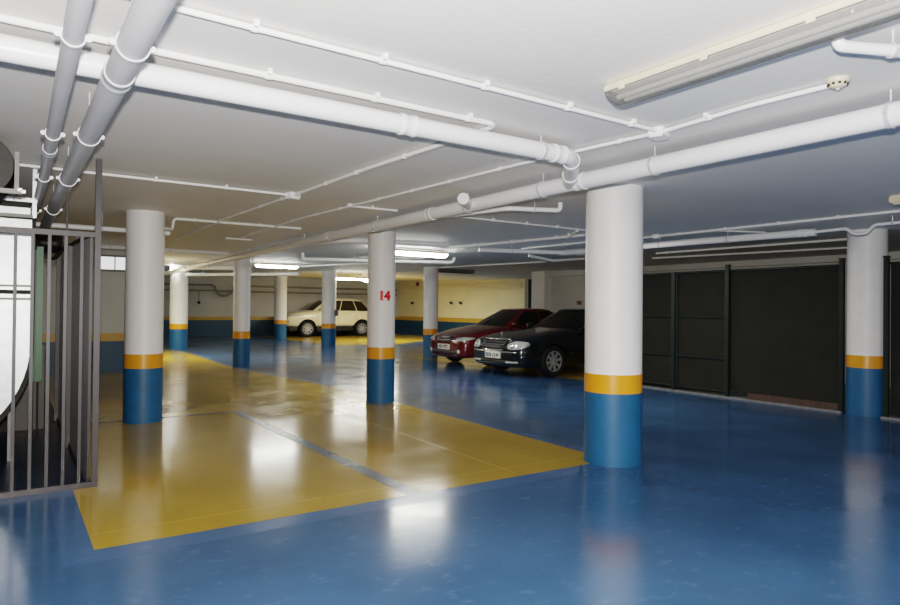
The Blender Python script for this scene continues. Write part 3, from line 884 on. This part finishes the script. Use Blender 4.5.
def car(label, nose, yc, L, W, hood, gh, wheels, wr, paint, spec):
    """nose at world x = nose, length along +X. hood: list (x, top z); gh: greenhouse dict"""
    t = thing('car', label, 'car', (nose, yc, 0))
    del t['_o']
    hw = W / 2
    plan = [(0, .66), (.05, .80), (.14, .90), (.3, .955), (.6, .985), (1.1, 1), (L - 1.2, 1), (L - .6, .97), (L - .25, .91), (L - .08, .82), (L, .66)]
    bot = [(0, .26), (.05, .21), (.15, .185), (.5, .185), (L - .5, .2), (L - .15, .28), (L, .38)]
    if spec.get('tall'):
        bot = [(0, .56), (.05, .50), (.15, .46), (.5, .44), (L - .5, .45), (L - .15, .48), (L, .6)]
    xs = sorted(set([0, .05, .14, .3, .6] + [.9 + .42 * k for k in range(int((L - 1.8) / .42) + 1)] + [L - .6, L - .25, L - .08, L] + [h[0] for h in hood]))
    xs2 = [xs[0]]
    for v in xs[1:]:
        if v - xs2[-1] > .035:
            xs2.append(v)
    xs = xs2
    sec = [(0, 0), (.80, 0), (.965, .10), (1.0, .42), (.99, .70), (.94, .92), (.74, 1.0), (.4, 1.02), (0, 1.03)]
    mb = MB()
    n = 2 * len(sec) - 2
    vs, fs = [], []
    for x in xs:
        w = interp(plan, x) * hw
        zb, zt = interp(bot, x), interp(hood, x)
        half = [(a * w, zb + (zt - zb) * b) for a, b in sec]
        ring = half + [(-a, b) for a, b in half[-2:0:-1]]
        vs += [(x, a, b) for a, b in ring]
    for i in range(len(xs) - 1):
        for k in range(n):
            k2 = (k + 1) % n
            fs.append((i * n + k, i * n + k2, (i + 1) * n + k2, (i + 1) * n + k))
    m_ = len(sec)
    for base in (0, (len(xs) - 1) * n):
        # quad-strip caps
        for k in range(m_ - 1):
            a, b = base + k, base + k + 1
            c, d = base + (n - k - 1) % n, base + (n - k) % n
            if k == 0:
                fs.append((a, b, base + n - 1))
            elif k == m_ - 2:
                fs.append((a, b, base + n - k))
            else:
                fs.append((a, b, c, d))
    mb.add(vs, fs)
    tmp = mb.build('tmp', [paint, M['black_plastic']])
    sub = tmp.modifiers.new('s', 'SUBSURF'); sub.levels = 2; sub.render_levels = 2
    cut = MB()
    for wx in wheels:
        for s in (-1, 1):
            cut.tube([(wx, s * (hw - .30), wr), (wx, s * (hw + .3), wr)], wr + spec.get('arch', .045), 36, mi=1)
    ctmp = cut.build('ctmp', [paint, M['black_plastic']], smooth=False)
    bo = tmp.modifiers.new('b', 'BOOLEAN'); bo.object = ctmp; bo.operation = 'DIFFERENCE'; bo.solver = 'EXACT'
    dg = bpy.context.evaluated_depsgraph_get()
    ev = tmp.evaluated_get(dg)
    me = bpy.data.meshes.new_from_object(ev)
    me.name = 'body_shell'
    bpy.data.objects.remove(tmp); bpy.data.objects.remove(ctmp)
    body = bpy.data.objects.new('body_shell', me)
    me.shade_smooth(); me.set_sharp_from_angle(angle=math.radians(40))
    COL.objects.link(body); body.parent = t
    bvh = BVHTree.FromPolygons([v.co for v in me.vertices], [tuple(p.vertices) for p in me.polygons])

    def patch(name, corners, mode, m, off=.006, nu=8, nv=5, thick=.006, parent=None, dirv=None, rnd=False):
        """corners: 4 (a,b): front -> (y,z); side -> (x,z) on side sgn; top -> (x,y). projected on the body"""
        mb = MB()
        vs, ok = [], True
        for i in range(nu + 1):
            for j in range(nv + 1):
                u, v = i / nu, j / nv
                if rnd:
                    a_, b_ = u - .5, v - .5
                    u, v = .5 + a_ * math.sqrt(max(0, 1 - 1.5 * b_ * b_)), .5 + b_ * math.sqrt(max(0, 1 - 1.9 * a_ * a_))
                a = [corners[k] for k in range(4)]
                p = [(a[0][q] * (1 - u) + a[1][q] * u) * (1 - v) + (a[3][q] * (1 - u) + a[2][q] * u) * v for q in (0, 1)]
                if mode == 'front':
                    d = Vector(dirv) if dirv else Vector((1, 0, 0))
                    o_ = Vector((0, p[0], p[1])) - d * 1.0 + Vector((.0, 0, 0))
                elif mode == 'rear':
                    d = Vector((-1, 0, 0)); o_ = Vector((L + 1, p[0], p[1]))
                elif mode in ('R', 'Lf'):
                    s = -1 if mode == 'R' else 1
                    d = Vector((0, -s, 0)); o_ = Vector((p[0], s * 2, p[1]))
                else:
                    d = Vector((0, 0, -1)); o_ = Vector((p[0], p[1], 3))
                h, nrm, _, _ = bvh.ray_cast(o_, d)
                if h is None:
                    h = o_ + d * 1.1; nrm = -d
                if nrm.dot(d) > 0:
                    nrm = -nrm
                vs.append(h + nrm * off)
        k = nv + 1
        fs = [(i * k + j, i * k + j + 1, (i + 1) * k + j + 1, (i + 1) * k + j) for i in range(nu) for j in range(nv)]
        mb.add(vs, fs)
        ob = mb.build(name, m, parent or t)
        so = ob.modifiers.new('t', 'SOLIDIFY'); so.thickness = thick; so.offset = -1
        return ob

    # greenhouse -----------------------------------------------------------
    xb0, xt0, xt1, xb1 = gh['x']
    zr = gh['z']
    wb, wt = gh['wb'] * hw, gh['wt'] * hw
    zb0, zb1 = interp(hood, xb0) - .03, interp(hood, xb1) - .03
    NF, NS = 10, 14

    def ring(f):
        """f 0..1 from belt to roof edge; returns segs: right side (front->rear), rear, left side(rear->front), front"""
        x0_, x1_ = xb0 + (xt0 - xb0) * f, xb1 + (xt1 - xb1) * f
        bulge = .02 * math.sin(PI * f)
        w = wb + (wt - wb) * f + bulge
        bowf, bowr = .22 * (1 - f * .55), .16 * (1 - f * .4)

        def zz(x):
            zl = zb0 + (zb1 - zb0) * max(0, min(1, (x - xb0) / (xb1 - xb0)))
            crown = gh.get('crown', .03)
            zt_ = zr - .055 - crown * ((2 * (x - x0_) / (x1_ - x0_) - 1) ** 2)
            return zl + (zt_ - zl) * f
        right = []
        for i in range(NS + 1):
            u = i / NS
            x = x0_ + bowf + (x1_ - bowr - x0_ - bowf) * u
            ww = w * (1 - .10 * (2 * u - 1) ** 4)
            right.append(Vector((x, -ww, zz(x))))
        we_f, we_r = right[0].y, right[-1].y
        rear = []
        for i in range(1, NF):
            u = i / NF
            y = we_r + (-2 * we_r) * u
            x = x1_ - bowr * (y / we_r) ** 2
            rear.append(Vector((x, y, zz(x))))
        left = [Vector((p.x, -p.y, p.z)) for p in reversed(right)]
        front = []
        for i in range(1, NF):
            u = i / NF
            y = -we_f + (2 * we_f) * u
            x = x0_ + bowf * (y / we_f) ** 2
            front.append(Vector((x, y, zz(x))))
        return right + rear + left + front
    fl_ = [0, .12, .35, .6, .85, 1.0]
    rings = [ring(f) for f in fl_]
    top = rings[-1]
    cx = sum(p.x for p in top) / len(top)
    for k, (sc_, dz) in enumerate(((.965, .025), (.85, .045), (.6, .053), (.3, .055), (.02, .055))):
        rings.append([Vector((cx + (p.x - cx) * sc_, p.y * sc_, p.z + dz + (zr - .055 - p.z) * (1 - sc_) * .8)) for p in top])
    n = len(top)
    mb = MB()
    vs = [p for r in rings for p in r]
    fs = [(i * n + k, i * n + (k + 1) % n, (i + 1) * n + (k + 1) % n, (i + 1) * n + k) for i in range(len(rings) - 1) for k in range(n)]
    fs.append(tuple(range((len(rings) - 1) * n, len(rings) * n)))
    mb.add(vs, fs)
    mb.build('cabin_shell', paint, t, angle=50)

    def cab_patch(name, seq, f0, f1, u0=0.0, u1=1.0, inset=.0, off=.005, m='glass_dark', skew=(0, 0)):
        """glass on ring segment: seq = index range of ring points"""
        mb = MB()
        N, K = 12, 6
        vs = []
        for j in range(K + 1):
            f = f0 + (f1 - f0) * j / K
            rg = ring(f)
            pts = [rg[i % len(rg)] for i in seq]
            for i in range(N + 1):
                uu = u0 + (u1 - u0) * i / N + skew[0] * (1 - i / N) * (j / K) + skew[1] * (i / N) * (j / K)
                s_ = uu * (len(pts) - 1)
                a = int(min(max(math.floor(s_), 0), len(pts) - 2))
                p = pts[a].lerp(pts[a + 1], s_ - a)
                q = (pts[a + 1] - pts[a])
                up = ring(min(1, f + .05))[seq[a] % len(rg)] - ring(max(0, f - .05))[seq[a] % len(rg)]
                nrm = q.cross(up).normalized()
                c = Vector((cx, 0, p.z))
                if nrm.dot(p - c) < 0:
                    nrm = -nrm
                vs.append(p + nrm * off)
        fs = [(j * (N + 1) + i, j * (N + 1) + i + 1, (j + 1) * (N + 1) + i + 1, (j + 1) * (N + 1) + i) for j in range(K) for i in range(N)]
        mb.add(vs, fs)
        return mb.build(name, M[m], t)
    R_ = list(range(0, NS + 1))
    RE = list(range(NS, NS + NF + 1))
    LF = list(range(NS + NF, 2 * NS + NF + 1))
    FR = list(range(2 * NS + NF, 2 * NS + 2 * NF)) + [0]
    cab_patch('windscreen', FR, .06, .95, .06, .94, skew=(.02, -.02))
    cab_patch('rear_window', RE, .15, .93, .08, .92)
    sp = gh['split']
    for seq, flip in ((R_, False), (LF, True)):
        for a, b in sp:
            if flip:
                a, b = 1 - b, 1 - a
            cab_patch('side_window', seq, .10, .93, a, b)
    if gh.get('trim'):
        for seq in (R_, LF):
            cab_patch('window_trim', seq, .05, .09, .03, .97, off=.010, m='chrome')
    # wheels ----------------------------------------------------------------
    for wx in wheels:
        for s in (-1, 1):
            yo = s * (hw - .012)
            mb = MB()
            pr_ = [(wr * .62, -.02), (wr * .66, 0), (wr * .90, .004), (wr * .97, -.015), (wr, -.05), (wr, -.17), (wr * .95, -.20), (wr * .6, -.2)]
            mb.lathe((wx, yo, wr), (0, s, 0), pr_, 40)
            wo = mb.build('wheel', M['tyre'], t)
            mb = MB()
            mb.lathe((wx, yo, wr), (0, s, 0), [(wr * .655, .0), (wr * .66, -.004), (wr * .60, -.012), (wr * .57, -.06), (wr * .3, -.075), (0, -.075)], 36, mi=1)
            mb.lathe((wx, yo, wr), (0, s, 0), [(wr * .67, -.008), (wr * .665, .004), (wr * .60, .003), (wr * .585, -.02)], 36)
            mb.lathe((wx, yo, wr), (0, s, 0), [(wr * .15, -.05), (wr * .15, -.012), (wr * .10, -.004), (0, -.004)], 20)
            ns = spec.get('spokes', 7)
            for k in range(ns):
                a = 2 * PI * k / ns + .2
                d = Vector((math.cos(a), 0, math.sin(a)))
                pd = Vector((-math.sin(a), 0, math.cos(a)))
                c0 = Vector((wx, yo - s * .012, wr)) + d * wr * .10
                c1 = Vector((wx, yo - s * .006, wr)) + d * wr * .62
                w0, w1 = wr * .10, wr * .085
                dy = Vector((0, -s * .03, 0))
                q = [c0 - pd * w0, c0 + pd * w0, c1 + pd * w1, c1 - pd * w1]
                mb.add(q + [p + dy for p in q], [(0, 1, 2, 3), (7, 6, 5, 4), (0, 4, 5, 1), (1, 5, 6, 2), (2, 6, 7, 3), (3, 7, 4, 0)])
            mb.build('rim', [M['rim'], M['black_plastic']], wo)
    # shared details ----------------------------------------------------------
    D = spec
    for s in (1, -1):
        hl = [(a * s, b) for a, b in D['lamp']]
        dv = (1, -.55 * s, 0)
        cs = []
        for a, b in hl:
            cs.append((a + .55 * s * 0, b))
        ob = patch('headlight', cs, 'front', M['lens'], off=.010, nu=12, nv=8, thick=.012, rnd=True)
        if D.get('inner'):
            y_, z_, r_ = D['inner']
            h, nrm, _, _ = bvh.ray_cast(Vector((-1, y_ * s, z_)), Vector((1, 0, 0)))
            mb = MB(); mb.lathe(h + nrm * .012, nrm, [(r_, -.005), (r_, .006), (r_ * .8, .012), (0, .016)], 20)
            mb.build('lamp_reflector', M['chrome'], ob)
        if D.get('fog'):
            y_, z_, r_ = D['fog']
            h, nrm, _, _ = bvh.ray_cast(Vector((-1, y_ * s, z_)), Vector((1, 0, 0)))
            mb = MB(); mb.lathe(h, nrm, [(r_, -.02), (r_, .008), (r_ * .8, .014), (0, .016)], 20)
            mb.build('fog_light', M['lens'], t)
    g = patch('grille', D['grille'], 'front', M['black_plastic'], off=.008, nu=10, nv=5, thick=.01)
    for bar in D.get('bars', []):
        patch('grille_bar', bar, 'front', M['chrome' if max(p[1] for p in bar) - min(p[1] for p in bar) > .0075 else 'galv_dark'], off=.018, nu=10, nv=1, thick=.012, parent=g)
    for q, mm, nm in D.get('front', []):
        patch(nm, q, 'front', M[mm], off=.007, nu=12, nv=3, thick=.01)
    for q, mm, nm in D.get('side', []):
        for md in ('R', 'Lf'):
            patch(nm, q, md, M[mm], off=.006, nu=16, nv=2, thick=.008)
    if D.get('tall'):
        mb = MB()
        mb.box((wheels[0] + .45, -hw + .02, .26), (wheels[1] - .45, hw - .02, .47))
        mb.box((.16, -hw + .1, .28), (wheels[0] - .44, hw - .1, .52)); mb.box((wheels[1] + .44, -hw + .1, .3), (L - .12, hw - .1, .54))
        mb.build('underbody_cladding', M['black_plastic'], t, bevel=.04)
    # plate
    pz, pw, ph = D['plate']
    h, nrm, _, _ = bvh.ray_cast(Vector((-1, 0, pz)), Vector((1, 0, 0)))
    px_ = h.x - .03
    mb = MB(); mb.box((px_, -pw / 2, pz - ph / 2), (px_ + .05, pw / 2, pz + ph / 2))
    pl = mb.build('number_plate', M['plate'], t, bevel=.004)
    vs, fs = text_mesh(D['text'], ph * .80, bold=.003, extrude=.0015)
    mb = MB(); mb.add([(px_ - .002 - v.z, -v.x * .95 - .02, pz + v.y) for v in vs], fs); mb.build('plate_lettering', M['ink'], pl, smooth=False)
    mb = MB(); mb.box((px_ - .0015, pw / 2 - .045, pz - ph / 2 + .003), (px_, pw / 2 - .003, pz + ph / 2 - .003)); mb.build('plate_strip', M['col_blue'], pl)
    # rear lamps
    for s in (1, -1):
        patch('tail_light', [(s * .5, .70 + D.get('dz', 0)), (s * .8, .70 + D.get('dz', 0)), (s * .8, .86 + D.get('dz', 0)), (s * .5, .86 + D.get('dz', 0))], 'rear', M['fire_red'], off=.006)
    # mirrors
    for s in D.get('mirrors', (1, -1)):
        mx, mz = gh['mirror']
        mb = MB()
        c = Vector((mx, s * (hw * .93 + .07), mz))
        rr = [(-.08, .028), (-.06, .052), (-.02, .064), (.03, .062), (.05, .056)]
        vs, fs = [], []
        for dx, r in rr:
            for k in range(12):
                a = 2 * PI * k / 12
                vs.append(c + Vector((dx, math.cos(a) * r * 1.35, math.sin(a) * r * .95)))
        for i in range(len(rr) - 1):
            for k in range(12):
                fs.append((i * 12 + k, i * 12 + (k + 1) % 12, (i + 1) * 12 + (k + 1) % 12, (i + 1) * 12 + k))
        fs += [tuple(range(12)), tuple(range((len(rr) - 1) * 12, len(rr) * 12))]
        mb.add(vs, fs)
        mb.tube([c + Vector((.0, -s * .05, -.03)), c + Vector((.02, -s * .17, -.06))], .025, 8)
        mo = mb.build('mirror', M.get(D.get('mirrm', ''), paint), t)
    # door seams and handles
    for x_ in D['doors']:
        for md in ('R', 'Lf'):
            patch('door_seam', [(x_, .30 + D.get('dz', 0)), (x_ + .008, .30 + D.get('dz', 0)), (x_ + .008, interp(hood, x_) - .07), (x_, interp(hood, x_) - .07)], md, M['black_plastic'], off=.002, nu=1, nv=10, thick=.003)
    for x_ in D['handles']:
        for md in ('R', 'Lf'):
            zh = interp(hood, x_) - .14
            patch('door_handle', [(x_, zh), (x_ + .17, zh), (x_ + .17, zh + .03), (x_, zh + .03)], md, M.get(D.get('handm', ''), paint), off=.022, nu=4, nv=1, thick=.02)
    if D.get('star'):
        sx, sz = D['star'], interp(hood, D['star']) + .03
        mb = MB()
        mb.tube([(sx, 0, sz - .04), (sx, 0, sz + .02)], .006, 8)
        ring_ = [(sx, .034 * math.cos(2 * PI * k / 24), sz + .052 + .034 * math.sin(2 * PI * k / 24)) for k in range(25)]
        mb.tube(ring_, .0045, 8, caps=False)
        for k in range(3):
            a = PI / 2 + 2 * PI * k / 3
            mb.tube([(sx, 0, sz + .052), (sx, .034 * math.cos(a), sz + .052 + .034 * math.sin(a))], [.006, .003], 8)
        mb.build('hood_ornament', M['chrome'], t)
    return t, patch


# black saloon
car('black saloon with chrome grille and round-cornered headlights, nearest of the parked cars', 8.5, 10.88, 5.04, 1.86,
    [(0, .62), (.05, .70), (.14, .77), (.3, .815), (.6, .87), (1.0, .92), (1.5, .985), (2.4, 1.00), (3.6, 1.02), (4.2, 1.04), (4.7, 1.03), (4.95, .98), (5.04, .86)],
    dict(x=(1.42, 2.30, 3.45, 4.45), z=1.445, wb=.88, wt=.66, split=((.05, .40), (.44, .72), (.76, .95)), mirror=(1.85, 1.03), trim=True),
    (.90, 3.96), .328, M['paint_black'],
    dict(lamp=[(.45, .555), (.84, .575), (.86, .745), (.49, .73)], inner=(.60, .645, .05),
         grille=[(-.30, .545), (.30, .545), (.42, .765), (-.42, .765)],
         bars=[[(-.44, .755), (.44, .755), (.44, .785), (-.44, .785)], [(.295, .545), (.335, .545), (.445, .77), (.405, .77)], [(-.335, .545), (-.295, .545), (-.405, .77), (-.445, .77)],
               [(-.30, .535), (.30, .535), (.30, .555), (-.30, .555)], [(-.012, .55), (.012, .55), (.012, .76), (-.012, .76)],
               [(-.33, .605), (.33, .605), (.33, .612), (-.33, .612)], [(-.36, .655), (.36, .655), (.36, .662), (-.36, .662)], [(-.38, .705), (.38, .705), (.38, .712), (-.38, .712)]],
         front=[([(-.84, .50), (.84, .50), (.84, .525), (-.84, .525)], 'chrome', 'bumper_trim'), ([(-.55, .27), (.55, .27), (.55, .345), (-.55, .345)], 'black_plastic', 'air_intake'),
                ([(.42, .285), (.74, .30), (.74, .33), (.42, .325)], 'lens', 'bumper_lamp'), ([(-.74, .30), (-.42, .285), (-.42, .325), (-.74, .33)], 'lens', 'bumper_lamp')],
         side=[([(1.35, .46), (3.5, .46), (3.5, .50), (1.35, .50)], 'black_plastic', 'side_moulding')],
         plate=(.435, .52, .125), text='0276 CLW', doors=(1.45, 2.62, 3.62), handles=(2.35, 3.35), handm='chrome', star=.24, spokes=8))
# dark red saloon
car('dark red car parked beyond the black saloon, winged emblem on its nose', 8.95, 13.42, 4.5, 1.75,
    [(0, .60), (.05, .68), (.14, .745), (.3, .795), (.6, .86), (1.0, .93), (1.25, .965), (2.4, 1.0), (3.4, 1.02), (3.9, 1.06), (4.2, 1.05), (4.42, .98), (4.5, .86)],
    dict(x=(1.12, 2.05, 3.2, 4.1), z=1.43, wb=.88, wt=.64, split=((.05, .42), (.46, .78), (.82, .95)), mirror=(1.55, 1.03)),
    (.87, 3.52), .31, M['paint_red'],
    dict(lamp=[(.40, .585), (.80, .625), (.82, .72), (.50, .70)], inner=(.62, .655, .04), fog=(.60, .36, .05),
         grille=[(-.26, .58), (.26, .58), (.34, .70), (-.34, .70)],
         bars=[[(-.15, .675), (.15, .675), (.19, .705), (-.19, .705)], [(-.04, .66), (.04, .66), (.04, .71), (-.04, .71)], [(-.30, .625), (.30, .625), (.30, .635), (-.30, .635)]],
         front=[([(-.62, .28), (.62, .28), (.62, .385), (-.62, .385)], 'black_plastic', 'air_intake'), ([(-.5, .325), (.5, .325), (.5, .338), (-.5, .338)], 'paint_red', 'intake_bar')],
         side=[([(1.3, .44), (3.1, .44), (3.1, .48), (1.3, .48)], 'paint_red', 'side_moulding')],
         plate=(.465, .52, .125), text='4231 BTZ', mirrors=(-1,), doors=(1.35, 2.45, 3.3), handles=(2.2, 3.05), spokes=7))
# pale off-roader at the back
car('pale cream off-road car parked sideways along the far back wall', 10.66, 30.0, 4.75, 1.93,
    [(0, .86), (.05, .98), (.14, 1.05), (.3, 1.10), (.6, 1.16), (1.0, 1.21), (1.35, 1.25), (2.4, 1.27), (3.6, 1.29), (4.3, 1.30), (4.6, 1.26), (4.75, 1.1)],
    dict(x=(1.15, 2.05, 4.05, 4.66), z=1.83, wb=.90, wt=.70, split=((.05, .405), (.42, .715), (.73, .97)), mirror=(1.72, 1.3), crown=.05),
    (1.03, 3.86), .375, M['paint_cream'],
    dict(lamp=[(.48, .92), (.93, .95), (.935, 1.06), (.46, 1.03)], inner=(.66, .97, .045), fog=(.72, .62, .05), tall=True, arch=.085,
         grille=[(-.40, .84), (.40, .84), (.45, .99), (-.45, .99)],
         bars=[[(-.42, .91), (.42, .91), (.42, .93), (-.42, .93)], [(-.07, .88), (.07, .88), (.07, .96), (-.07, .96)]],
         front=[([(-.86, .66), (.86, .66), (.84, .78), (-.84, .78)], 'black_plastic', 'air_intake')],
         side=[],
         plate=(.72, .52, .115), text='1908 DKM', doors=(1.5, 2.6, 3.55), handles=(2.32, 3.3), dz=.14, spokes=8))

# ------------------------------------------------------------------ lights
def light(name, kind, loc, energy, color=(1, 1, 1), size=.1, rot=None, size_y=None, spot=None):
    l = bpy.data.lights.new(name, kind)
    l.energy = energy
    l.color = color
    if kind == 'AREA':
        l.shape = 'RECTANGLE' if size_y else 'SQUARE'
        l.size = size
        if size_y:
            l.size_y = size_y
    elif kind == 'SPOT':
        l.shadow_soft_size = size
        l.spot_size = spot
        l.spot_blend = .5
    else:
        l.shadow_soft_size = size
    o = bpy.data.objects.new(name, l)
    COL.objects.link(o)
    o.location = loc
    if rot:
        o.rotation_euler = rot
    return o


YAW = math.radians(34.214)
PITCH = math.radians(.5306)
ROLL = math.radians(.5798)
FPX = 651.66
# camera flash, a hand's width above the lens
light('camera_flash', 'SPOT', (.0, .0, 1.56), 520, (1, .955, .90), .03, (PI / 2 + math.radians(2), 0, -YAW - .06), spot=math.radians(115))
# fill lights added near the ceiling behind the camera
for x, y, e in ((1.5, -2.5, 70), (5.5, -2.0, 55)):
    light('rear_fill', 'AREA', (x, y, 2.48), e, (1, .95, .86), 1.2, (0, 0, 0), size_y=.15)
# unseen area lights behind columns
light('unseen_light', 'AREA', (7.45, 6.65, 2.46), 22, (1, .94, .82), .4, size_y=.15)  # added as fill for the middle floor and cars
light('unseen_light', 'AREA', (3.05, 19.0, 2.46), 100, (1, .95, .75), .9, size_y=.12)
light('unseen_light', 'AREA', (13.2, 24.3, 2.55), 100, (1, .95, .78), 1.2, size_y=.15)  # extra fill added beside the far warm lamp

w = bpy.data.worlds.new('world')
SC.world = w
w.use_nodes = True
w.node_tree.nodes['Background'].inputs[0].default_value = (.6, .65, .75, 1)
w.node_tree.nodes['Background'].inputs[1].default_value = .15

# ------------------------------------------------------------------ camera
cam = bpy.data.cameras.new('camera')
cam.sensor_fit = 'HORIZONTAL'
cam.sensor_width = 36
cam.lens = FPX / 900 * 36
cam.clip_start = .05
co = bpy.data.objects.new('camera', cam)
COL.objects.link(co)
F = Vector((math.sin(YAW) * math.cos(PITCH), math.cos(YAW) * math.cos(PITCH), math.sin(PITCH)))
r0 = Vector((math.cos(YAW), -math.sin(YAW), 0))
u0 = r0.cross(F)
r = r0 * math.cos(ROLL) + u0 * math.sin(ROLL)
u = r.cross(F)
mtx = Matrix((r, u, -F)).transposed().to_4x4()
mtx.translation = Vector((0, 0, 1.4))
co.matrix_world = mtx
SC.camera = co

SC.view_settings.view_transform = 'Filmic'
SC.view_settings.look = 'Medium High Contrast'
SC.view_settings.exposure = 1.07
SC.cycles.max_bounces = 8
SC.cycles.diffuse_bounces = 5
SC.cycles.sample_clamp_indirect = 6
for o in bpy.data.objects:
    if '_o' in o:
        del o['_o']
